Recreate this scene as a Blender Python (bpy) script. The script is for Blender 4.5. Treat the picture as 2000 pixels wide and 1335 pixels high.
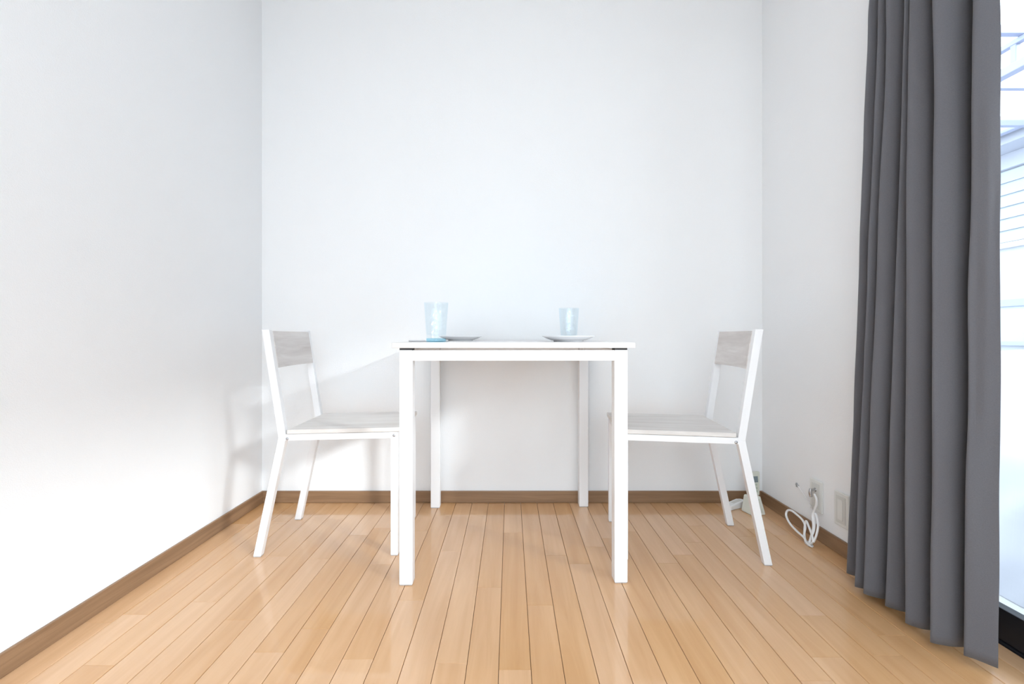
import bpy, bmesh, math, random
from mathutils import Vector, Matrix, noise

random.seed(7)
scene = bpy.context.scene
for o in list(bpy.data.objects):
    bpy.data.objects.remove(o, do_unlink=True)
C = scene.collection

# ------------------------------------------------------------------ camera
F = 936.0            # focal length in pixels of the 2000 px wide frame
EYE = 0.77
cam_d = bpy.data.cameras.new('camera')
cam_d.sensor_fit = 'HORIZONTAL'
cam_d.sensor_width = 36.0
cam_d.lens = F / 2000.0 * 36.0
cam_d.shift_x = 3.0 / 2000.0
cam_d.shift_y = -10.5 / 2000.0
cam_d.clip_start = 0.02
cam = bpy.data.objects.new('camera', cam_d)
C.objects.link(cam)
cam.location = (0, 0, EYE)
cam.rotation_euler = (math.pi / 2, 0, 0)
scene.camera = cam

# ------------------------------------------------------------------ light
world = bpy.data.worlds.new('overcast_sky')
scene.world = world
world.use_nodes = True
bg = world.node_tree.nodes['Background']
bg.inputs['Color'].default_value = (0.84, 0.92, 1.0, 1)
bg.inputs['Strength'].default_value = 4.0

sun_d = bpy.data.lights.new('sun', 'SUN')
sun_d.energy = 3.0
sun_d.angle = math.radians(7)
sun_d.color = (0.94, 0.97, 1.0)
sun = bpy.data.objects.new('sun', sun_d)
C.objects.link(sun)
sun.location = (4, -3, 4)
sun.rotation_euler = Vector((-0.77, 0.64, -0.33)).to_track_quat('-Z', 'Y').to_euler()

scene.view_settings.view_transform = 'Standard'
scene.view_settings.look = 'None'
scene.view_settings.exposure = 0.25
scene.view_settings.gamma = 1.0
scene.view_settings.use_curve_mapping = False
FILL_LAMP_STRENGTH = 17.0

# ------------------------------------------------------------------ materials
def new_mat(name):
    m = bpy.data.materials.new(name)
    m.use_nodes = True
    nt = m.node_tree
    return m, nt, nt.nodes['Principled BSDF']

def N(nt, kind, **kw):
    n = nt.nodes.new(kind)
    for k, v in kw.items():
        setattr(n, k, v)
    return n

def plain(name, col, rough=0.5, bump=0.0, bscale=200.0, var=0.03, metal=0.0, coat=0.0, spec=0.5):
    """a solid colour with faint procedural mottling and, if asked, fine relief"""
    m, nt, p = new_mat(name)
    tc = N(nt, 'ShaderNodeTexCoord')
    nz = N(nt, 'ShaderNodeTexNoise')
    nz.inputs['Scale'].default_value = 6.0
    nz.inputs['Detail'].default_value = 1.0
    nt.links.new(tc.outputs['Object'], nz.inputs['Vector'])
    mx = N(nt, 'ShaderNodeMix', data_type='RGBA')
    mx.inputs['A'].default_value = tuple(c * (1 - var) for c in col) + (1,)
    mx.inputs['B'].default_value = tuple(min(1, c * (1 + var)) for c in col) + (1,)
    nt.links.new(nz.outputs['Fac'], mx.inputs['Factor'])
    nt.links.new(mx.outputs['Result'], p.inputs['Base Color'])
    p.inputs['Roughness'].default_value = rough
    p.inputs['Metallic'].default_value = metal
    p.inputs['Coat Weight'].default_value = coat
    p.inputs['Specular IOR Level'].default_value = spec
    if bump:
        n2 = N(nt, 'ShaderNodeTexNoise')
        n2.inputs['Scale'].default_value = bscale
        n2.inputs['Detail'].default_value = 1.0
        nt.links.new(tc.outputs['Object'], n2.inputs['Vector'])
        b = N(nt, 'ShaderNodeBump')
        b.inputs['Strength'].default_value = bump
        b.inputs['Distance'].default_value = 0.002
        nt.links.new(n2.outputs['Fac'], b.inputs['Height'])
        nt.links.new(b.outputs['Normal'], p.inputs['Normal'])
    return m

def wood(name, dark, light, stretch, rough=0.4, scale=1.0, per_object=0.0, coat=0.0, contrast=(0.3, 0.7), spec=0.5):
    """long grain along the axis whose stretch is small"""
    m, nt, p = new_mat(name)
    tc = N(nt, 'ShaderNodeTexCoord')
    oi = N(nt, 'ShaderNodeObjectInfo')
    off = N(nt, 'ShaderNodeVectorMath', operation='SCALE')
    comb = N(nt, 'ShaderNodeCombineXYZ')
    for k in 'XYZ':
        nt.links.new(oi.outputs['Random'], comb.inputs[k])
    nt.links.new(comb.outputs['Vector'], off.inputs[0])
    off.inputs['Scale'].default_value = 37.0
    add = N(nt, 'ShaderNodeVectorMath', operation='ADD')
    nt.links.new(tc.outputs['Object'], add.inputs[0])
    nt.links.new(off.outputs['Vector'], add.inputs[1])
    mp = N(nt, 'ShaderNodeMapping')
    mp.inputs['Scale'].default_value = tuple(s * scale for s in stretch)
    nt.links.new(add.outputs['Vector'], mp.inputs['Vector'])
    n1 = N(nt, 'ShaderNodeTexNoise')
    n1.inputs['Scale'].default_value = 1.0
    n1.inputs['Detail'].default_value = 4.0
    n1.inputs['Roughness'].default_value = 0.6
    n1.inputs['Distortion'].default_value = 0.6
    nt.links.new(mp.outputs['Vector'], n1.inputs['Vector'])
    cr = N(nt, 'ShaderNodeValToRGB')
    cr.color_ramp.elements[0].position = contrast[0]
    cr.color_ramp.elements[1].position = contrast[1]
    cr.color_ramp.elements[0].color = tuple(dark) + (1,)
    cr.color_ramp.elements[1].color = tuple(light) + (1,)
    nt.links.new(n1.outputs['Fac'], cr.inputs['Fac'])
    out = cr.outputs['Color']
    if per_object:
        hsv = N(nt, 'ShaderNodeHueSaturation')
        mr = N(nt, 'ShaderNodeMapRange')
        mr.inputs['To Min'].default_value = 1 - per_object
        mr.inputs['To Max'].default_value = 1 + per_object
        nt.links.new(oi.outputs['Random'], mr.inputs['Value'])
        nt.links.new(mr.outputs['Result'], hsv.inputs['Value'])
        mr2 = N(nt, 'ShaderNodeMapRange')
        mr2.inputs['To Min'].default_value = 1.08
        mr2.inputs['To Max'].default_value = 0.92
        nt.links.new(oi.outputs['Random'], mr2.inputs['Value'])
        nt.links.new(mr2.outputs['Result'], hsv.inputs['Saturation'])
        nt.links.new(out, hsv.inputs['Color'])
        out = hsv.outputs['Color']
    nt.links.new(out, p.inputs['Base Color'])
    p.inputs['Roughness'].default_value = rough
    p.inputs['Coat Weight'].default_value = coat
    p.inputs['Coat Roughness'].default_value = 0.05
    p.inputs['Specular IOR Level'].default_value = spec
    b = N(nt, 'ShaderNodeBump')
    b.inputs['Strength'].default_value = 0.05
    b.inputs['Distance'].default_value = 0.001
    nt.links.new(n1.outputs['Fac'], b.inputs['Height'])
    nt.links.new(b.outputs['Normal'], p.inputs['Normal'])
    return m

M = {}
M['wall'] = plain('white_wallpaper', (0.925, 0.93, 0.94), 0.85, bump=0.25, bscale=350, var=0.006, spec=0.2)
M['ceiling'] = plain('white_ceiling_paper', (0.90, 0.90, 0.90), 0.9, bump=0.2, bscale=300, var=0.006, spec=0.2)
M['plank'] = wood('oiled_birch_plank', (0.65, 0.365, 0.175), (0.755, 0.46, 0.245), (26, 1.6, 26), rough=0.36,
                  per_object=0.055, coat=0.8)
M['subfloor'] = plain('dark_plank_joint', (0.12, 0.055, 0.025), 0.8)
M['skirting'] = wood('brown_skirting_wood', (0.22, 0.125, 0.066), (0.34, 0.205, 0.115), (2.5, 2.5, 60), rough=0.4)
M['white_steel'] = plain('white_powder_coated_steel', (0.9, 0.9, 0.915), 0.32, var=0.004)
M['table_wood'] = wood('whitewashed_board', (0.66, 0.63, 0.62), (0.84, 0.825, 0.82), (3.0, 26, 26), rough=0.3,
                       contrast=(0.3, 0.62))
M['seat_wood'] = wood('whitewashed_oak_seat', (0.66, 0.615, 0.58), (0.84, 0.81, 0.785), (2.6, 26, 26), rough=0.38,
                      contrast=(0.3, 0.68))
M['back_wood'] = wood('greige_oak_back', (0.60, 0.55, 0.525), (0.80, 0.765, 0.745), (26, 3.0, 30), rough=0.42,
                      contrast=(0.3, 0.7))
M['bolt'] = plain('zinc_bolt', (0.45, 0.45, 0.47), 0.35, metal=0.8)
M['rubber'] = plain('dark_rubber', (0.05, 0.05, 0.055), 0.7)
M['grey_foot'] = plain('grey_foot_plastic', (0.5, 0.5, 0.52), 0.6)
M['china'] = plain('white_china', (0.84, 0.84, 0.86), 0.08, var=0.002, coat=0.5)
M['plastic'] = plain('ivory_plastic', (0.80, 0.80, 0.77), 0.4, var=0.004)
M['plastic_in'] = plain('warm_grey_plastic', (0.69, 0.69, 0.66), 0.4, var=0.004)
M['cable'] = plain('white_cable_sheath', (0.88, 0.88, 0.88), 0.4, var=0.004)
M['chrome'] = plain('nickel', (0.55, 0.55, 0.56), 0.25, metal=1.0)
M['phone'] = plain('pale_grey_green_plastic', (0.66, 0.68, 0.60), 0.4, var=0.006)
M['cradle'] = plain('off_white_plastic', (0.78, 0.80, 0.73), 0.35, var=0.006)
M['lcd'] = plain('grey_liquid_crystal', (0.20, 0.25, 0.27), 0.2)
M['button'] = plain('sage_buttons', (0.46, 0.53, 0.44), 0.5)
M['black_alu'] = plain('black_anodised_aluminium', (0.012, 0.012, 0.016), 0.4, spec=0.4)
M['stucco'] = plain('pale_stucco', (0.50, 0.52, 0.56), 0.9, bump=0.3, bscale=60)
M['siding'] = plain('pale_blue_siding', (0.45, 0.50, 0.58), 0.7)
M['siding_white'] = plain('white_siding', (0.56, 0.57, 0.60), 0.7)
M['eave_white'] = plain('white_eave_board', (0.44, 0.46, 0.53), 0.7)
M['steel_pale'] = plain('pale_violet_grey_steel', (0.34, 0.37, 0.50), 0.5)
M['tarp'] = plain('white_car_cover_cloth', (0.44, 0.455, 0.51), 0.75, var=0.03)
M['concrete'] = plain('pale_concrete', (0.60, 0.61, 0.62), 0.9, bump=0.3, bscale=40, var=0.08)
M['silver'] = plain('brushed_stainless', (0.35, 0.35, 0.36), 0.3, metal=0.9)

def curtain_mat():
    m, nt, p = new_mat('charcoal_blackout_cloth')
    tc = N(nt, 'ShaderNodeTexCoord')
    mp = N(nt, 'ShaderNodeMapping')
    mp.inputs['Scale'].default_value = (420, 420, 900)
    nt.links.new(tc.outputs['Object'], mp.inputs['Vector'])
    nz = N(nt, 'ShaderNodeTexNoise')
    nz.inputs['Scale'].default_value = 1.0
    nz.inputs['Detail'].default_value = 2.0
    nt.links.new(mp.outputs['Vector'], nz.inputs['Vector'])
    mx = N(nt, 'ShaderNodeMix', data_type='RGBA')
    mx.inputs['A'].default_value = (0.098, 0.098, 0.109, 1)
    mx.inputs['B'].default_value = (0.146, 0.144, 0.158, 1)
    nt.links.new(nz.outputs['Fac'], mx.inputs['Factor'])
    nt.links.new(mx.outputs['Result'], p.inputs['Base Color'])
    p.inputs['Roughness'].default_value = 0.8
    p.inputs['Sheen Weight'].default_value = 0.15
    p.inputs['Specular IOR Level'].default_value = 0.2
    b = N(nt, 'ShaderNodeBump')
    b.inputs['Strength'].default_value = 0.15
    b.inputs['Distance'].default_value = 0.001
    nt.links.new(nz.outputs['Fac'], b.inputs['Height'])
    nt.links.new(b.outputs['Normal'], p.inputs['Normal'])
    return m
M['curtain'] = curtain_mat()

def pane_mat():
    m = bpy.data.materials.new('clear_window_glass')
    m.use_nodes = True
    nt = m.node_tree
    nt.nodes.clear()
    out = N(nt, 'ShaderNodeOutputMaterial')
    tr = N(nt, 'ShaderNodeBsdfTransparent')
    tr.inputs['Color'].default_value = (0.95, 0.97, 0.97, 1)
    gl = N(nt, 'ShaderNodeBsdfGlossy')
    gl.inputs['Roughness'].default_value = 0.02
    mx = N(nt, 'ShaderNodeMixShader')
    mx.inputs['Fac'].default_value = 0.04
    nt.links.new(tr.outputs['BSDF'], mx.inputs[1])
    nt.links.new(gl.outputs['BSDF'], mx.inputs[2])
    nt.links.new(mx.outputs['Shader'], out.inputs['Surface'])
    return m
M['pane'] = pane_mat()

def tumbler_mat(name, col, dimple):
    """thin coloured clear glass: tinted see-through with a mirror sheen that grows at grazing angles"""
    m = bpy.data.materials.new(name)
    m.use_nodes = True
    nt = m.node_tree
    nt.nodes.clear()
    out = N(nt, 'ShaderNodeOutputMaterial')
    tr = N(nt, 'ShaderNodeBsdfTransparent')
    tr.inputs['Color'].default_value = col + (1,)
    gl = N(nt, 'ShaderNodeBsdfGlossy')
    gl.inputs['Roughness'].default_value = 0.08
    gl.inputs['Color'].default_value = (0.86, 0.95, 1.0, 1)
    tc = N(nt, 'ShaderNodeTexCoord')
    v = N(nt, 'ShaderNodeTexVoronoi')
    v.inputs['Scale'].default_value = 70.0
    nt.links.new(tc.outputs['Object'], v.inputs['Vector'])
    b = N(nt, 'ShaderNodeBump')
    b.inputs['Strength'].default_value = dimple
    b.inputs['Distance'].default_value = 0.003
    nt.links.new(v.outputs['Distance'], b.inputs['Height'])
    nt.links.new(b.outputs['Normal'], gl.inputs['Normal'])
    mx = N(nt, 'ShaderNodeMixShader')
    mx.inputs['Fac'].default_value = 0.05
    nt.links.new(tr.outputs['BSDF'], mx.inputs[1])
    nt.links.new(gl.outputs['BSDF'], mx.inputs[2])
    nt.links.new(mx.outputs['Shader'], out.inputs['Surface'])
    return m
M['tumbler'] = tumbler_mat('pale_blue_tumbler', (0.966, 0.987, 0.996), 0.5)
M['tumbler_base'] = tumbler_mat('blue_tumbler_base', (0.66, 0.88, 0.96), 0.2)

def fill_lamp_mat():
    m, nt, p = new_mat('lit_opal_diffuser')
    p.inputs['Base Color'].default_value = (0.9, 0.9, 0.9, 1)
    p.inputs['Emission Color'].default_value = (0.93, 0.965, 1.0, 1)
    p.inputs['Emission Strength'].default_value = FILL_LAMP_STRENGTH
    return m
M['lamp'] = fill_lamp_mat()

# ------------------------------------------------------------------ helpers
def tag(o, label=None, cat=None, group=None, kind=None):
    if label: o['label'] = label
    if cat: o['category'] = cat
    if group: o['group'] = group
    if kind: o['kind'] = kind
    return o

def empty(name, loc=(0, 0, 0), rz=0.0):
    o = bpy.data.objects.new(name, None)
    o.empty_display_size = 0.05
    C.objects.link(o)
    o.location = loc
    o.rotation_euler = (0, 0, rz)
    return o

def link(name, bm, mat, parent=None, smooth=False):
    me = bpy.data.meshes.new(name)
    bmesh.ops.recalc_face_normals(bm, faces=bm.faces)
    bm.to_mesh(me)
    bm.free()
    if smooth:
        me.polygons.foreach_set('use_smooth', [True] * len(me.polygons))
    me.materials.append(M[mat] if isinstance(mat, str) else mat)
    o = bpy.data.objects.new(name, me)
    C.objects.link(o)
    if parent is not None:
        o.parent = parent
    return o

def hexa(bm, pts, bevel=0.0, seg=2):
    """8 points: bottom four, top four, same winding"""
    vs = [bm.verts.new(p) for p in pts]
    fs = [(3, 2, 1, 0), (4, 5, 6, 7), (0, 1, 5, 4), (1, 2, 6, 5), (2, 3, 7, 6), (3, 0, 4, 7)]
    faces = [bm.faces.new([vs[i] for i in f]) for f in fs]
    if bevel:
        es = list({e for f in faces for e in f.edges})
        bmesh.ops.bevel(bm, geom=es, offset=bevel, segments=seg, profile=0.5, affect='EDGES')

def bx(bm, x0, x1, y0, y1, z0, z1, bevel=0.0, seg=2):
    hexa(bm, [(x0, y0, z0), (x1, y0, z0), (x1, y1, z0), (x0, y1, z0),
              (x0, y0, z1), (x1, y0, z1), (x1, y1, z1), (x0, y1, z1)], bevel, seg)

def box(name, x0, x1, y0, y1, z0, z1, mat, parent=None, bevel=0.0, seg=2):
    bm = bmesh.new()
    bx(bm, x0, x1, y0, y1, z0, z1, bevel, seg)
    return link(name, bm, mat, parent)

def lathe(name, prof, mat, parent=None, seg=48, closed=True, smooth=True):
    """revolve (r, z) points around the local z axis; r == 0 makes a pole"""
    bm = bmesh.new()
    rings = []
    for r, z in prof:
        if r < 1e-6:
            rings.append([bm.verts.new((0, 0, z))])
        else:
            rings.append([bm.verts.new((r * math.cos(2 * math.pi * i / seg), r * math.sin(2 * math.pi * i / seg), z))
                          for i in range(seg)])
    for a, b in zip(rings[:-1], rings[1:]):
        for i in range(seg):
            j = (i + 1) % seg
            if len(a) == 1 and len(b) == 1:
                continue
            if len(a) == 1:
                bm.faces.new((a[0], b[i], b[j]))
            elif len(b) == 1:
                bm.faces.new((a[i], a[j], b[0]))
            else:
                bm.faces.new((a[i], a[j], b[j], b[i]))
    return link(name, bm, mat, parent, smooth)

def catmull(pts, n=8):
    P = [Vector(p) for p in pts]
    P = [P[0] * 2 - P[1]] + P + [P[-1] * 2 - P[-2]]
    out = []
    for i in range(1, len(P) - 2):
        a, b, c, d = P[i - 1], P[i], P[i + 1], P[i + 2]
        for k in range(n):
            t = k / n
            out.append(0.5 * ((2 * b) + (c - a) * t + (2 * a - 5 * b + 4 * c - d) * t * t
                              + (-a + 3 * b - 3 * c + d) * t ** 3))
    out.append(P[-2])
    return out

def tube_bm(bm, pts, r, seg=10):
    rings = []
    up = Vector((0.31, 0.2, 0.93)).normalized()
    for i, p in enumerate(pts):
        d = (pts[min(i + 1, len(pts) - 1)] - pts[max(i - 1, 0)]).normalized()
        u = (up - d * up.dot(d))
        if u.length < 1e-4:
            u = d.orthogonal()
        u.normalize()
        up = u
        v = d.cross(u)
        rings.append([bm.verts.new(p + r * (math.cos(2 * math.pi * k / seg) * u + math.sin(2 * math.pi * k / seg) * v))
                      for k in range(seg)])
    for a, b in zip(rings[:-1], rings[1:]):
        for k in range(seg):
            bm.faces.new((a[k], a[(k + 1) % seg], b[(k + 1) % seg], b[k]))
    bm.faces.new(rings[0])
    bm.faces.new(list(reversed(rings[-1])))

def tube(name, pts, r, mat, parent=None, seg=10, n=8):
    bm = bmesh.new()
    tube_bm(bm, catmull(pts, n), r, seg)
    return link(name, bm, mat, parent, True)

def at(px, py, X):
    """room point on the plane x = X that the photograph shows at pixel (px, py): used to measure the small things"""
    Y = X * F / (px - 997.0)
    return Vector((X, Y, EYE - (py - 657.0) * Y / F))

# ------------------------------------------------------------------ the room
XL, XR, YB, YF, ZC = -1.155, 1.170, 2.228, -1.30, 2.45
WY0, WY1, WZ = -1.20, 1.36, 2.05          # window opening in the right wall
XO = 1.335                                # outer face of the right wall

floor = box('floor', XL - 0.1, XR, YF - 0.1, YB + 0.1, -0.45, -0.011, 'subfloor')
tag(floor, 'glossy light brown wooden plank floor of the room', 'floor', kind='structure')
PW, PX0 = 0.075, -0.0273
known = {-12: [1.392, 0.55], -10: [1.303, 2.02], -7: [1.264, 1.93], -8: [1.17, 1.86], -13: [1.1226, 1.99],
         -4: [1.402, 2.06], -3: [1.72, 0.80], 10: [1.152, 1.95], 1: [1.375], -6: [1.62, 0.95], -5: [1.145, 1.9],
         5: [1.83, 1.02], -11: [1.68], -2: [1.13, 2.07]}

def plank(x0, x1, y0, y1):
    g = 0.0006
    w, l = (x1 - x0) / 2 - g, (y1 - y0) / 2 - g * 0.6
    b = 0.0009
    bm = bmesh.new()
    lo = [bm.verts.new((sx * w, sy * l, -0.0105)) for sx, sy in ((-1, -1), (1, -1), (1, 1), (-1, 1))]
    mi = [bm.verts.new((sx * w, sy * l, -b)) for sx, sy in ((-1, -1), (1, -1), (1, 1), (-1, 1))]
    to = [bm.verts.new((sx * (w - b), sy * (l - b * 0.25), 0)) for sx, sy in ((-1, -1), (1, -1), (1, 1), (-1, 1))]
    bm.faces.new(lo[::-1])
    bm.faces.new(to)
    for i in range(4):
        j = (i + 1) % 4
        bm.faces.new((lo[i], lo[j], mi[j], mi[i]))
        bm.faces.new((mi[i], mi[j], to[j], to[i]))
    o = link('plank', bm, 'plank', floor)
    o.location = ((x0 + x1) / 2, (y0 + y1) / 2, 0)

for k in range(-15, 16):
    x0, x1 = PX0 + PW * k, PX0 + PW * (k + 1)
    cuts = list(known.get(k, []))
    if not cuts:
        cuts = [random.uniform(1.0, 1.9)]
    y = min(cuts)
    while y > YF + 0.5:
        y -= random.uniform(0.75, 0.95)
        if y > YF + 0.25:
            cuts.append(y)
    y = max(cuts)
    if y < 1.3:
        cuts.append(y + random.uniform(0.6, 0.75))
    cuts = sorted([YF] + cuts + [YB])
    for a, b in zip(cuts[:-1], cuts[1:]):
        plank(x0, x1, a, b)
sill_cuts = [WY0 + 0.002, -0.55, 0.25, 1.02, WY1 - 0.002]
for a, b in zip(sill_cuts[:-1], sill_cuts[1:]):
    plank(PX0 + PW * 16, 1.228, a, b)
box('sill_bed', XR, 1.228, WY0 + 0.001, WY1 - 0.001, -0.10, -0.011, 'subfloor', floor)

tag(box('wall_back', XL - 0.1, XO, YB, YB + 0.1, -0.1, ZC, 'wall'),
    'plain white papered wall behind the dining table', 'wall', kind='structure')
tag(box('wall_left', XL - 0.1, XL, YF, YB, -0.1, ZC, 'wall'),
    'plain white papered wall on the left with a soft patch of daylight', 'wall', kind='structure')
FX0, FX1, FZ0, FZ1 = -1.05, 1.05, 0.06, 2.20      # opening for the added fill window behind the camera
bm = bmesh.new()
bx(bm, XL - 0.1, FX0, YF - 0.1, YF, -0.1, ZC)
bx(bm, FX1, XO, YF - 0.1, YF, -0.1, ZC)
bx(bm, FX0, FX1, YF - 0.1, YF, -0.1, FZ0)
bx(bm, FX0, FX1, YF - 0.1, YF, FZ1, ZC)
tag(link('wall_front', bm, 'wall'), 'plain white papered wall with a wide window, facing the dining table', 'wall', kind='structure')
bm = bmesh.new()
bx(bm, XR, XO, WY1, YB, -0.1, ZC)
bx(bm, XR, XO, YF, WY0, -0.1, ZC)
bx(bm, XR, XO, WY0, WY1, WZ, ZC)
tag(link('wall_right', bm, 'wall'), 'plain white papered wall on the right with the curtained window', 'wall', kind='structure')
tag(box('ceiling', XL - 0.1, XO, YF - 0.1, YB + 0.1, ZC, ZC + 0.1, 'ceiling'),
    'plain white ceiling over the dining table', 'ceiling', kind='structure')

BH, BT = 0.055, 0.009
def skirting(name, x0, x1, y0, y1, label):
    o = box(name, x0, x1, y0, y1, 0.0005, BH, 'skirting', bevel=0.002)
    tag(o, label, 'baseboard', kind='structure')
skirting('baseboard_back', XL, XR, YB - BT, YB, 'brown wooden baseboard along the wall behind the table')
skirting('baseboard_left', XL, XL + BT, YF, YB - BT, 'brown wooden baseboard along the left wall')
skirting('baseboard_right', XR - BT, XR, WY1 + 0.01, YB - BT, 'brown wooden baseboard along the right wall below the outlets')
skirting('baseboard_front', XL + BT, XR, YF, YF + BT, 'brown wooden baseboard along the wall opposite the table')

# ------------------------------------------------------------------ window: black sliding door
win = empty('window_1', (XR + 0.06, (WY0 + WY1) / 2, 0))
tag(win, 'black framed sliding glass door beside the grey curtain', 'window', kind='structure')
def wpart(name, x0, x1, y0, y1, z0, z1, mat, parent, bevel=0.0015):
    o = box(name, x0, x1, y0, y1, z0, z1, mat, parent, bevel)
    return o
wl = win.location
def W(name, x0, x1, y0, y1, z0, z1, mat='black_alu', bevel=0.0015, parent=None):
    return box(name, x0 - wl.x, x1 - wl.x, y0 - wl.y, y1 - wl.y, z0, z1, mat, parent or win, bevel)
W('track', 1.230, XO, WY0, WY1, -0.10, 0.004)
W('head', 1.230, XO, WY0, WY1, WZ - 0.03, WZ)
W('jamb', 1.230, XO, WY0, WY0 + 0.03, 0.004, WZ - 0.03)
W('jamb', 1.230, XO, WY1 - 0.03, WY1, 0.004, WZ - 0.03)
for (xa, xb, ya, yb) in ((1.236, 1.264, 0.040, 1.328), (1.270, 1.298, -1.168, 0.080)):
    s = W('sash', xa, xb, ya, yb, 0.006, 0.086)
    W('top_rail', xa, xb, ya, yb, 1.96, 2.018, parent=s)
    W('stile', xa, xb, ya, ya + 0.04, 0.086, 1.96, parent=s)
    W('stile', xa, xb, yb - 0.04, yb, 0.086, 1.96, parent=s)
    xm = (xa + xb) / 2
    W('pane', xm - 0.002, xm + 0.002, ya + 0.04, yb - 0.04, 0.086, 1.96, 'pane', 0.0, parent=s)

win2 = empty('window_2', (0, YF - 0.05, FZ0))  # added behind the camera to bring in frontal fill light
tag(win2, 'wide black framed window in the wall opposite the dining table', 'window', kind='structure')
def W2(name, x0, x1, y0, y1, z0, z1, mat='black_alu', parent=None):
    return box(name, x0, x1, y0, y1, z0 - FZ0, z1 - FZ0, mat, parent or win2, 0.0)
W2('frame_rail', FX0, FX1, -0.03, 0.03, FZ0, FZ0 + 0.04)
W2('frame_rail', FX0, FX1, -0.03, 0.03, FZ1 - 0.04, FZ1)
for xx in (FX0, -0.02, FX1 - 0.04):
    W2('stile', xx, xx + 0.04, -0.03, 0.03, FZ0 + 0.04, FZ1 - 0.04)
W2('pane', FX0 + 0.04, -0.02, -0.002, 0.002, FZ0 + 0.04, FZ1 - 0.04, 'pane')
W2('pane', 0.02, FX1 - 0.04, -0.002, 0.002, FZ0 + 0.04, FZ1 - 0.04, 'pane')

# ------------------------------------------------------------------ outdoors
tag(box('ground', -14, 16, -16, 14, -0.55, -0.4505, 'concrete'), 'pale concrete yard outside the glass door', 'ground', kind='structure')
tag(box('eave', XO + 0.001, 3.00, -2.6, 1.80, 2.07, 2.17, 'stucco', bevel=0.004), 'pale overhanging eave above the glass door', 'eave', kind='structure')  # unseen overhang, added to cap the sun patch on the left wall

def house():
    h = empty('neighbour_house', (5.0, 4.0, -0.45))
    tag(h, 'pale blue and white neighbouring house seen through the glass door', 'house')
    lx, ly, lz = h.location
    def H(name, x0, x1, y0, y1, z0, z1, mat, parent=None, bevel=0.004):
        return box(name, x0 - lx, x1 - lx, y0 - ly, y1 - ly, z0 - lz, z1 - lz, mat, parent or h, bevel)
    y0, y1 = 2.0, 9.0
    H('wall', 5.02, 8.0, y0, y1, -0.45, 2.60, 'stucco')
    z = 1.72
    while z < 2.44:                       # lapped blue boards of the upper band
        bm = bmesh.new()
        hexa(bm, [(4.985 - lx, y0 - ly, z - lz), (5.02 - lx, y0 - ly, z - lz), (5.02 - lx, y1 - ly, z - lz), (4.985 - lx, y1 - ly, z - lz),
                  (5.005 - lx, y0 - ly, z + 0.118 - lz), (5.02 - lx, y0 - ly, z + 0.118 - lz), (5.02 - lx, y1 - ly, z + 0.118 - lz), (5.005 - lx, y1 - ly, z + 0.118 - lz)])
        link('siding_board', bm, 'siding', h)
        z += 0.12
    H('trim_board', 4.975, 5.02, y0, y1, 1.66, 1.715, 'siding_white')
    H('frieze_board', 4.96, 5.02, y0, y1, 2.45, 2.60, 'eave_white')
    H('fascia', 4.655, 4.695, y0 - 0.1, y1, 2.72, 2.86, 'eave_white')
    H('gutter', 4.575, 4.654, y0 - 0.1, y1, 2.66, 2.74, 'steel_pale', bevel=0.02)
    bm = bmesh.new()
    hexa(bm, [(4.70 - lx, y0 - ly, 2.60 - lz), (8 - lx, y0 - ly, 2.60 - lz), (8 - lx, y1 - ly, 2.60 - lz), (4.70 - lx, y1 - ly, 2.60 - lz),
              (4.70 - lx, y0 - ly, 2.88 - lz), (8 - lx, y0 - ly, 3.10 - lz), (8 - lx, y1 - ly, 3.10 - lz), (4.70 - lx, y1 - ly, 2.88 - lz)])
    link('roof', bm, 'eave_white', h)
    w = H('window', 4.985, 5.02, 3.6, 5.3, 0.68, 1.14, 'siding')
    H('window_frame', 4.965, 4.985, 3.6, 5.3, 1.07, 1.14, 'steel_pale', w)
    H('window_frame', 4.965, 4.985, 3.6, 5.3, 0.68, 0.72, 'steel_pale', w)
    H('window_frame', 4.965, 4.985, 5.22, 5.3, 0.72, 1.07, 'steel_pale', w)
    H('window_frame', 4.965, 4.985, 3.6, 3.66, 0.72, 1.07, 'steel_pale', w)
house()

def sky_blocker():
    h = empty('terrace_building', (7.0, -4.5, -0.45))  # unseen block, added to keep low sky light off the left wall
    tag(h, 'low grey terrace building across the yard from the glass door', 'building')
    box('wall', 0.02, 3.0, -8.0, 5.6, 0, 3.45, 'concrete', h, 0.01)
    box('coping', -0.06, 3.08, -8.08, 5.68, 3.45, 3.55, 'eave_white', h, 0.01)
    for k in range(6):
        y = -7.0 + k * 2.1
        w = box('window', -0.01, 0.02, y, y + 1.2, 1.1, 2.2, 'siding', h)
        box('window_frame', -0.04, -0.01, y - 0.05, y + 1.25, 1.05, 1.1, 'steel_pale', w)
        box('window_frame', -0.04, -0.01, y - 0.05, y + 1.25, 2.2, 2.25, 'steel_pale', w)
sky_blocker()

def carport():
    c = empty('carport_frame', (3.0, 3.2, -0.45))
    tag(c, 'pale violet steel carport frame against the white sky', 'carport')
    lx, ly, lz = c.location
    def K(name, x0, x1, y0, y1, z0, z1, bevel=0.004):
        return box(name, x0 - lx, x1 - lx, y0 - ly, y1 - ly, z0 - lz, z1 - lz, 'steel_pale', c, bevel)
    K('beam', 2.98, 3.02, 1.0, 5.6, 2.50, 2.53)
    K('beam', 2.97, 3.03, 1.0, 5.6, 2.34, 2.39)
    for yy in (2.35, 2.62, 2.83, 3.04, 3.3, 3.6, 3.9, 4.2):
        K('web', 2.985, 3.015, yy, yy + 0.035, 2.38, 2.51)
    for yy in (2.2, 2.78, 3.4, 4.0):
        K('rafter', 2.4, 4.45, yy, yy + 0.04, 2.53, 2.58)
    K('post', 2.96, 3.04, 1.0, 1.08, -0.45, 2.36)
    K('post', 2.96, 3.04, 5.4, 5.48, -0.45, 2.36)
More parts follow.
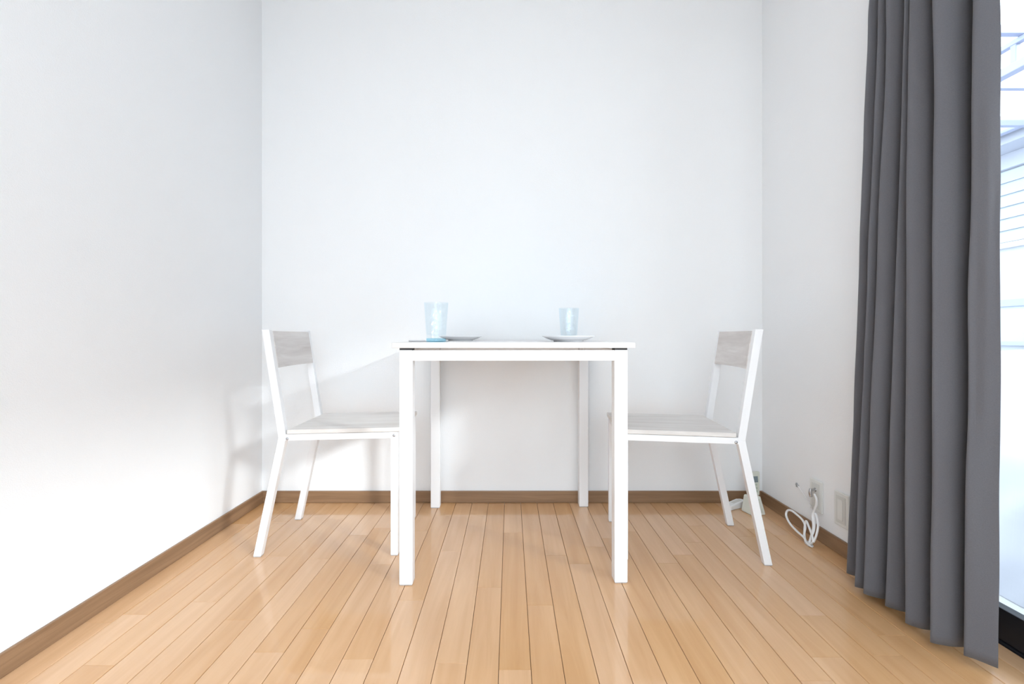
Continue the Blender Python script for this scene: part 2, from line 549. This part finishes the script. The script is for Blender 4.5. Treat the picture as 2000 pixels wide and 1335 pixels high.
carport()

def covered_car():
    bm = bmesh.new()
    prof = [(0.0, 0.0), (-0.02, 0.25), (0.0, 0.55), (0.05, 0.82), (0.16, 0.95), (0.33, 1.18), (0.50, 1.42),
            (0.75, 1.48), (1.05, 1.48), (1.28, 1.42), (1.45, 1.18), (1.58, 0.95), (1.64, 0.8), (1.68, 0.4), (1.66, 0.0)]
    dense = catmull([(a, 0, b) for a, b in prof], 5)
    ny = 70
    rows = []
    for j in range(ny + 1):
        v = j / ny
        y = 1.15 + 3.4 * v
        e = min(1.0, math.sin(math.pi * min(max(v, 0.0), 1.0)) * 2.2 + 0.05)
        hs = 0.50 + 0.50 * min(1, max(0, math.sin(math.pi * (v * 0.92 + 0.04)) * 1.5))
        row = []
        for i, p in enumerate(dense):
            x = 2.30 + 0.83 + (p.x - 0.83) * (0.85 + 0.15 * e)
            z = -0.448 + p.z * hs * 0.755
            q = Vector((x * 1.5, y * 1.6 + z * 1.3, z * 1.2))
            d = 0.035 * (abs(noise.noise(q * 1.4)) - 0.25) + 0.018 * noise.noise(q * 4.0)
            row.append(bm.verts.new((x - d, y, max(-0.448, z + d * 0.6))))
        rows.append(row)
    for a, b in zip(rows[:-1], rows[1:]):
        for i in range(len(a) - 1):
            bm.faces.new((a[i], a[i + 1], b[i + 1], b[i]))
    bm.faces.new(rows[0])
    bm.faces.new(rows[-1])
    o = link('covered_car', bm, 'tarp', None, True)
    tag(o, 'car draped in a white cloth cover outside the glass door', 'car')
covered_car()

# ------------------------------------------------------------------ added fill lamp
cl = empty('ceiling_lamp', (0.0, -0.55, ZC))  # added out of view to lift the floor and lower walls
tag(cl, 'round white ceiling lamp with a glowing opal cover', 'ceiling lamp')
lathe('base_plate', [(0, -0.001), (0.27, -0.001), (0.27, -0.03), (0, -0.03)], 'white_steel', cl, smooth=False)
lathe('diffuser', [(0.262, -0.03), (0.262, -0.06), (0.24, -0.085), (0.17, -0.1), (0, -0.105)], 'lamp', cl)

# ------------------------------------------------------------------ curtain
def curtain():
    c = empty('curtain', (1.07, 1.3, 0.0))
    tag(c, 'charcoal grey floor-length curtain gathered in deep folds beside the glass door', 'curtain')
    # (Y, X) of the cloth's line seen from above: far edge first
    def line(crests, end, deep):
        (y0, x0) = crests[0]
        pts = [(y0 + 0.032, x0 + 0.036), (y0 + 0.014, x0 + 0.014)]
        for (yc, xc), (yn, xn) in zip(crests[:-1], crests[1:]):
            g = yc - yn
            k = deep * min(1.0, g / 0.05 + 0.25)
            lim = 1.155 if yc > 1.34 else (1.128 if yn < 1.12 else 1.200)
            def X(v): return min(v, lim)
            pts += [(yc, xc), (yc - 0.20 * g, xc + 0.004 + 0.10 * g), (yc - 0.36 * g, xc + 0.026 * k + 0.006), (yc - 0.41 * g, X(xc + 0.08 * k)),
                    (yc - 0.60 * g, X(xc + 0.12 * k)), (yn + 0.20 * g, X(xn + 0.07 * k)), (yn + 0.11 * g, xn + 0.018 * k)]
        (yl, xl) = crests[-1]
        ye, xe = end
        pts += [(yl, xl)] + [(yl + (ye - yl) * t, xl + (xe - xl) * t - 0.004 * math.sin(math.pi * t)) for t in (0.3, 0.6, 0.85, 1.0)]
        return pts
    hem = line([(1.506, 1.060), (1.426, 1.024), (1.386, 1.022), (1.320, 1.032), (1.244, 1.023), (1.169, 1.027), (1.113, 1.053)], (1.073, 1.094), 1.15)
    top = line([(1.380, 1.030), (1.348, 1.032), (1.313, 1.030), (1.255, 1.033), (1.234, 1.028), (1.164, 1.029), (1.099, 1.062)], (1.067, 1.092), 1.1)
    n = 6
    H0, Z1, Z2 = 0.028, 1.60, 2.10
    bm = bmesh.new()
    rows = []
    nz = 90
    for j in range(nz + 1):
        z = H0 + (Z2 - H0) * j / nz
        t = min(1.0, (z - H0) / (Z1 - H0))
        pinch = 1.0 if z < 1.7 else 1.0 - 0.75 * min(1, (z - 1.7) / 0.38)
        pts = []
        for i, ((ya, xa), (yb, xb)) in enumerate(zip(hem, top)):
            y = ya + (yb - ya) * t
            x = xa + (xb - xa) * t
            wob = noise.noise(Vector((i * 0.45, z * 1.7, 3.1)))
            wob2 = noise.noise(Vector((i * 0.8, z * 4.2, 9.7)))
            y += 0.006 * wob * (0.3 + 0.7 * math.sin(math.pi * min(1, t)))
            x += 0.004 * wob2
            x = 1.07 + (x - 1.07) * pinch
            pts.append((y, x, 0))
        dense = catmull(pts, n)
        row = []
        for i, p in enumerate(dense):
            zz = z
            if j < 6:
                zz = z + 0.004 * noise.noise(Vector((i * 0.05, 0, 5.5)))
            q = Vector((p.y * 9, p.x * 9, z * 2.2))
            d = 0.0022 * noise.noise(q) + 0.0012 * noise.noise(q * 3.1)
            row.append(bm.verts.new((p.y + d - 1.07, p.x - 1.3, zz)))
        rows.append(row)
    for a, b in zip(rows[:-1], rows[1:]):
        for i in range(len(a) - 1):
            bm.faces.new((a[i], a[i + 1], b[i + 1], b[i]))
    o = link('cloth', bm, 'curtain', c, True)
    so = o.modifiers.new('thickness', 'SOLIDIFY')
    so.thickness = 0.0016
    so.offset = 0
    # stitched bottom hem: a second layer on the room side, following the cloth
    return c
curtain()
rail = empty('curtain_rail', (1.07, 0.65, 2.12))
tag(rail, 'white metal curtain rail above the glass door', 'curtain rail')
box('track', -0.012, 0.012, -2.0, 1.0, -0.012, 0.012, 'white_steel', rail, 0.002)
for yy in (-1.9, -0.5, 0.93):
    box('bracket', -0.008, 0.100, yy - 0.01, yy + 0.01, 0.0122, 0.022, 'white_steel', rail, 0.001)

# ------------------------------------------------------------------ dining table
def dining_table():
    t = empty('dining_table', (0.0035, 1.8435, 0), math.radians(1.2))
    tag(t, 'square white steel table with whitewashed wooden top between the two chairs', 'table')
    L, w = 0.355, 0.041
    zt = 0.7285
    for sx in (-1, 1):
        for sy in (-1, 1):
            x0, x1 = sorted((sx * L, sx * (L - w)))
            y0, y1 = sorted((sy * L, sy * (L - w)))
            lg = box('leg', x0, x1, y0, y1, 0.003, zt, 'white_steel', t, 0.0018)
            box('foot_cap', x0 + 0.002, x1 - 0.002, y0 + 0.002, y1 - 0.002, 0.0004, 0.003, 'grey_foot', lg)
            box('spacer', x0 + 0.001, x1 - 0.001, y0 + 0.001, y1 - 0.001, zt, 0.7348, 'rubber', lg)
    az0, az1 = 0.695, 0.7283
    for sy in (-1, 1):
        y0, y1 = sorted((sy * (L - 0.0015), sy * (L - 0.026)))
        box('apron', -(L - w), L - w, y0, y1, az0, az1, 'white_steel', t, 0.0015)
    for sx in (-1, 1):
        x0, x1 = sorted((sx * (L - 0.0015), sx * (L - 0.026)))
        box('apron', x0, x1, -(L - w), L - w, az0, az1, 'white_steel', t, 0.0015)
    box('tabletop', -0.375, 0.375, -0.370, 0.370, 0.7348, 0.752, 'table_wood', t, 0.0018)
dining_table()

# ------------------------------------------------------------------ chairs
def dining_chair(loc, rz, label):
    c = empty('dining_chair', loc, rz)
    tag(c, label, 'chair', 'dining chairs at the table')
    w = 0.183          # half width
    s = 0.025          # tube size
    hx = 0.013
    fx, bxx, tx, bz, tz = 0.013, 0.100, 0.042, 0.418, 0.795
    for sy in (-1, 1):
        y0, y1 = sorted((sy * w, sy * (w - s)))
        # rear leg, raked back to the floor
        bm = bmesh.new()
        hexa(bm, [(fx - hx, y0, 0.003), (fx + hx, y0, 0.003), (fx + hx, y1, 0.003), (fx - hx, y1, 0.003),
                  (bxx - hx, y0, bz), (bxx + hx, y0, bz), (bxx + hx, y1, bz), (bxx - hx, y1, bz)], 0.0012)
        lg = link('leg', bm, 'white_steel', c)
        box('foot_cap', fx - hx + 0.001, fx + hx - 0.001, y0 + 0.001, y1 - 0.001, 0.0004, 0.0032, 'grey_foot', lg)
        # back post above the bend
        bm = bmesh.new()
        hexa(bm, [(bxx - hx, y0, bz), (bxx + hx, y0, bz), (bxx + hx, y1, bz), (bxx - hx, y1, bz),
                  (tx - hx, y0, tz), (tx + hx, y0, tz), (tx + hx, y1, tz), (tx - hx, y1, tz)], 0.0012)
        link('back_post', bm, 'white_steel', c)
        # front leg
        lg = box('leg', 0.477, 0.5025, y0, y1, 0.003, 0.4345, 'white_steel', c, 0.0012)
        box('foot_cap', 0.478, 0.5015, y0 + 0.001, y1 - 0.001, 0.0004, 0.0032, 'grey_foot', lg)
        # side rail, rising slightly to the front
        bm = bmesh.new()
        e = 0.001
        hexa(bm, [(0.108, y0 + e, 0.406), (0.478, y0 + e, 0.4125), (0.478, y1 - e, 0.4125), (0.108, y1 - e, 0.406),
                  (0.108, y0 + e, 0.428), (0.478, y0 + e, 0.4343), (0.478, y1 - e, 0.4343), (0.108, y1 - e, 0.428)], 0.0012)
        rl = link('side_rail', bm, 'white_steel', c)
        for xx, zz in ((0.489, 0.423), (0.118, 0.413)):
            bo = lathe('bolt', [(0, 0.0030), (0.0022, 0.0026), (0.0045, 0.0018), (0.0052, 0.0005), (0.0052, -0.002)], 'bolt', c, 16)
            bo.location = (xx, sy * w, zz)
            bo.rotation_euler = (-sy * math.pi / 2, 0, 0)
    box('cross_rail', 0.479, 0.500, -(w - s), w - s, 0.412, 0.4343, 'white_steel', c, 0.0012)
    box('cross_rail', 0.110, 0.130, -(w - s), w - s, 0.406, 0.4275, 'white_steel', c, 0.0012)
    # seat board, lying on the rails
    bm = bmesh.new()
    def zb(x): return 0.4283 + (x - 0.108) * (0.4343 - 0.428) / 0.37 + 0.0006
    xa, xb = 0.116, 0.508
    hexa(bm, [(xa, -w, zb(xa)), (xb, -w, zb(xb)), (xb, w, zb(xb)), (xa, w, zb(xa)),
              (xa, -w, zb(xa) + 0.0155), (xb, -w, zb(xb) + 0.0155), (xb, w, zb(xb) + 0.0155), (xa, w, zb(xa) + 0.0155)], 0.002)
    link('seat', bm, 'seat_wood', c)
    # back panel, gently bowed, between the posts
    bm = bmesh.new()
    nseg, nzs, th = 12, 5, 0.011
    yw = w - s + 0.0005
    def xc(z): return bxx + (tx - bxx) * (z - bz) / (tz - bz)
    grid = {}
    for i in range(nseg + 1):
        y = -yw + 2 * yw * i / nseg
        bow = 0.012 * (1 - (y / yw) ** 2)
        for j in range(nzs + 1):
            z = 0.660 + (0.790 - 0.660) * j / nzs
            for k, d in enumerate((0.004, 0.004 + th)):
                grid[i, j, k] = bm.verts.new((xc(z) + d - bow, y, z))
    for i in range(nseg):
        for j in range(nzs):
            bm.faces.new((grid[i, j, 0], grid[i, j + 1, 0], grid[i + 1, j + 1, 0], grid[i + 1, j, 0]))
            bm.faces.new((grid[i, j, 1], grid[i + 1, j, 1], grid[i + 1, j + 1, 1], grid[i, j + 1, 1]))
        bm.faces.new((grid[i, 0, 0], grid[i + 1, 0, 0], grid[i + 1, 0, 1], grid[i, 0, 1]))
        bm.faces.new((grid[i, nzs, 0], grid[i, nzs, 1], grid[i + 1, nzs, 1], grid[i + 1, nzs, 0]))
    for j in range(nzs):
        for i in (0, nseg):
            bm.faces.new((grid[i, j, 0], grid[i, j, 1], grid[i, j + 1, 1], grid[i, j + 1, 0]))
    link('backrest', bm, 'back_wood', c)
    return c
dining_chair((-0.903, 1.855, 0), math.radians(1.5),
             'white steel dining chair with pale wooden seat, standing by the left wall')
dining_chair((0.896, 1.791, 0), math.radians(175),
             'white steel dining chair with pale wooden seat, standing on the curtain side of the table')

# ------------------------------------------------------------------ tableware
ZT = 0.7522
def tumbler(loc, label):
    g = empty('tumbler', loc)
    tag(g, label, 'glass', 'blue tumblers on the table')
    lathe('glass_wall', [(0.0318, 0.0125), (0.0330, 0.024), (0.0347, 0.045), (0.0370, 0.08), (0.0405, 0.1300), (0.0400, 0.1312), (0.0391, 0.1300),
                         (0.0355, 0.08), (0.0331, 0.045), (0.0310, 0.024), (0.0, 0.0185), (0.0, 0.0125), (0.0318, 0.0125)], 'tumbler', g, 56)
    lathe('glass_base', [(0.0, 0.0028), (0.022, 0.0028), (0.028, 0.0004), (0.0318, 0.0008), (0.0326, 0.0035), (0.0318, 0.0122), (0.0, 0.0122)], 'tumbler_base', g, 56)
tumbler((-0.248, 1.600, ZT), 'pale blue glass tumbler at the near left of the tabletop, beside the knife')
tumbler((0.2326, 1.910, ZT), 'pale blue glass tumbler standing behind the right-hand plate')

def plate(loc, label):
    p = empty('plate', loc)
    tag(p, label, 'plate', 'white plates on the table')
    lathe('dish', [(0.0, 0.0040), (0.050, 0.0040), (0.062, 0.0052), (0.074, 0.0098), (0.0915, 0.0178), (0.0930, 0.0192), (0.0915, 0.0203),
                   (0.074, 0.0128), (0.060, 0.0078), (0.0, 0.0070)], 'china', p, 64)
    lathe('foot_ring', [(0.046, 0.0042), (0.046, 0.0004), (0.049, 0.0002), (0.052, 0.0006), (0.053, 0.0044)], 'china', p, 64)
plate((-0.2135, 2.050, ZT), 'shallow white china plate beside the near left tumbler')
plate((0.204, 1.690, ZT), 'shallow white china plate in front of the farther tumbler')

kn = empty('table_knife', (-0.335, 1.665, ZT))
tag(kn, 'slim grey metal table knife lying left of the near tumbler', 'knife')
box('handle', -0.018, 0.040, -0.006, 0.006, 0.0002, 0.0045, 'silver', kn, 0.0015)
box('blade', 0.040, 0.120, -0.007, 0.006, 0.0002, 0.0022, 'silver', kn, 0.0008)
kn.rotation_euler = (0, 0, math.radians(4))

# ------------------------------------------------------------------ wall plates
def outlet(yc, zc, kind, label):
    o = empty('wall_outlet', (XR, yc, zc))
    tag(o, label, 'outlet', 'wall plates by the curtain')
    box('cover_plate', -0.0075, -0.0003, -0.036, 0.036, -0.060, 0.060, 'plastic', o, 0.003, 3)
    if kind == 'aerial':
        box('insert', -0.0095, -0.0075, -0.022, 0.022, -0.046, 0.046, 'plastic_in', o, 0.0008)
        s = lathe('aerial_socket', [(0, 0.014), (0.0045, 0.014), (0.0048, 0.0), (0.0085, 0.0), (0.0085, -0.0008)], 'chrome', o, 20, smooth=False)
        s.location = (-0.0097, 0.0, 0.022)
        s.rotation_euler = (0, -math.pi / 2, 0)
    else:
        box('insert', -0.0095, -0.0075, -0.024, 0.024, -0.047, 0.047, 'plastic_in', o, 0.0008)
        box('socket_panel', -0.0115, -0.0095, -0.013, 0.013, -0.036, 0.036, 'plastic', o, 0.001)
outlet(1.826, 0.165, 'aerial', 'ivory aerial outlet plate with the white cable plugged in')
outlet(1.686, 0.161, 'power', 'ivory power outlet plate half hidden at the curtain edge')

# aerial cable: plug, drop, bundle and one wide loop
def Z8(u, v, X):
    return at(1520 + u * 0.1199, 920 + v * 0.1199, X)
cb = empty('aerial_cable', (1.0975, 1.765, 0.0))
tag(cb, 'looped white aerial cable hanging from the outlet to the floor', 'cable')
def cpt(lst):
    return [Z8(u, v, X) - cb.location for u, v, X in lst]
R = 0.0041
plug_top = Vector((XR - 0.0215, 1.826, 0.165 + 0.022)) - cb.location
tube('plug', [plug_top + Vector((-0.004, 0, 0.004)), plug_top + Vector((-0.006, 0, -0.010)), plug_top + Vector((-0.004, -0.001, -0.026))], 0.0056, 'chrome', cb)
tube('lead', cpt([(592, 370, 1.146), (622, 450, 1.142), (618, 545, 1.142), (578, 650, 1.140), (556, 740, 1.135), (572, 860, 1.126),
                  (566, 960, 1.116), (535, 1060, 1.106), (505, 1150, 1.1015), (455, 1170, 1.1015), (428, 1060, 1.108), (432, 900, 1.120), (455, 810, 1.126),
                  (490, 880, 1.122), (530, 980, 1.114), (560, 1080, 1.104), (575, 1160, 1.1005)]), R, 'cable', cb)
tube('loop', cpt([(470, 1185, 1.1000), (420, 1080, 1.098), (300, 970, 1.100), (190, 850, 1.106), (130, 720, 1.116), (150, 640, 1.124), (215, 640, 1.129),
                  (310, 710, 1.130), (400, 800, 1.128), (440, 900, 1.118), (425, 1030, 1.108), (450, 1150, 1.1005), (500, 1205, 1.0975)]), R, 'cable', cb)
tube('loop', cpt([(500, 1190, 1.098), (575, 1140, 1.1035), (625, 1020, 1.113), (648, 880, 1.126), (630, 760, 1.136), (600, 690, 1.141), (585, 760, 1.138),
                  (590, 870, 1.126), (575, 980, 1.114), (530, 1090, 1.103), (500, 1195, 1.098)]), R, 'cable', cb)
bt = lathe('cable_tie', [(0.012, -0.003), (0.0135, -0.003), (0.0135, 0.003), (0.012, 0.003), (0.012, -0.003)], 'cable', cb, 20)
bt.location = Z8(510, 1185, 1.0990) - cb.location
bt.rotation_euler = (0.3, 0.5, 0)

hk = empty('wall_hook', tuple(at(1557.8, 946.4, XR)))
tag(hk, 'small grey cross-shaped hook on the right wall near the corner', 'hook')
box('base', -0.003, -0.0003, -0.010, 0.010, -0.0022, 0.0022, 'bolt', hk, 0.0005)
box('upright', -0.0045, -0.003, -0.0045, 0.0045, -0.0085, 0.0085, 'bolt', hk, 0.0005)
hv = hk.location
st = tube('thin_cord', [at(1557.8, 947.5, XR - 0.004), at(1573, 970, XR - 0.006), at(1585, 990, XR - 0.012), at(1588.5, 1000, XR - 0.026)], 0.0016, 'cable', None, 8)
tag(st, 'thin white cord running from the small wall hook to the cable', 'cord')

# ------------------------------------------------------------------ handset in its cradle
ph = empty('handset_cradle', (1.062, 2.095, 0), math.radians(12))
tag(ph, 'off-white tapered cradle standing on the floor in the corner', 'cradle')
bm = bmesh.new()
hexa(bm, [(-0.035, -0.036, 0.0004), (0.035, -0.036, 0.0004), (0.035, 0.036, 0.0004), (-0.035, 0.036, 0.0004),
          (-0.0265, -0.014, 0.075), (0.0265, -0.014, 0.075), (0.0265, 0.030, 0.075), (-0.0265, 0.030, 0.075)], 0.006, 3)
link('body', bm, 'cradle', ph)
bm = bmesh.new()
hexa(bm, [(-0.020, -0.0365, 0.010), (0.020, -0.0365, 0.010), (0.020, -0.030, 0.010), (-0.020, -0.030, 0.010),
          (-0.016, -0.0190, 0.066), (0.016, -0.0190, 0.066), (0.016, -0.012, 0.066), (-0.016, -0.012, 0.066)], 0.001)
link('front_panel', bm, 'phone', ph)
hs = empty('handset', (1.062, 2.095, 0.0755), math.radians(12))
tag(hs, 'pale grey-green handset with a small grey screen, upright in the cradle', 'handset')
hs.location = (1.068, 2.102, 0.0752)
bm = bmesh.new()
hexa(bm, [(-0.0225, -0.009, 0.0), (0.0225, -0.009, 0.0), (0.0225, 0.010, 0.0), (-0.0225, 0.010, 0.0),
          (-0.0225, 0.003, 0.100), (0.0335, 0.003, 0.100), (0.0335, 0.020, 0.100), (-0.0225, 0.020, 0.100)], 0.004, 3)
link('body', bm, 'phone', hs)
def face_y(z): return -0.009 + 0.012 * z / 0.100
def on_face(name, x0, x1, z0, z1, mat, th=0.001):
    bm = bmesh.new()
    a, b = face_y(z0), face_y(z1)
    hexa(bm, [(x0, a - th, z0), (x1, a - th, z0), (x1, a + 0.001, z0), (x0, a + 0.001, z0),
              (x0, b - th, z1), (x1, b - th, z1), (x1, b + 0.001, z1), (x0, b + 0.001, z1)], 0.0004)
    return link(name, bm, mat, hs)
on_face('screen', -0.012, 0.019, 0.056, 0.082, 'lcd')
for r in range(3):
    for q in range(3):
        on_face('button', -0.014 + q * 0.010, -0.007 + q * 0.010, 0.014 + r * 0.014, 0.023 + r * 0.014, 'button', 0.0014)

# white hand-held remote lying on the floor
rm = empty('handheld_remote', (1.012, 2.160, 0.0), math.radians(30))
tag(rm, 'white rounded handheld device lying on the floor beside the cradle', 'remote control')
bm = bmesh.new()
prof = []
Lr, Wr = 0.055, 0.019
nn = 14
out = [(-Lr, -Wr), (Lr - Wr, -Wr)] + [(Lr - Wr + Wr * math.sin(a), -Wr * math.cos(a)) for a in [math.pi * k / nn for k in range(1, nn)]] + [(Lr - Wr, Wr), (-Lr, Wr)]
lo = [bm.verts.new((x, y, 0.0005)) for x, y in out]
hi = [bm.verts.new((x, y, 0.026 + 0.004 * x / Lr)) for x, y in out]
bm.faces.new(lo[::-1]); bm.faces.new(hi)
for i in range(len(out)):
    j = (i + 1) % len(out)
    bm.faces.new((lo[i], lo[j], hi[j], hi[i]))
bmesh.ops.bevel(bm, geom=list(bm.edges), offset=0.004, segments=3, profile=0.5, affect='EDGES')
link('body', bm, 'cable', rm)
bm = bmesh.new()
hexa(bm, [(-0.02, -0.009, 0.024), (0.04, -0.009, 0.0265), (0.04, 0.009, 0.0265), (-0.02, 0.009, 0.024),
          (-0.02, -0.009, 0.0252), (0.04, -0.009, 0.0296), (0.04, 0.009, 0.0296), (-0.02, 0.009, 0.0252)], 0.0004)
link('button_panel', bm, 'plastic_in', rm)
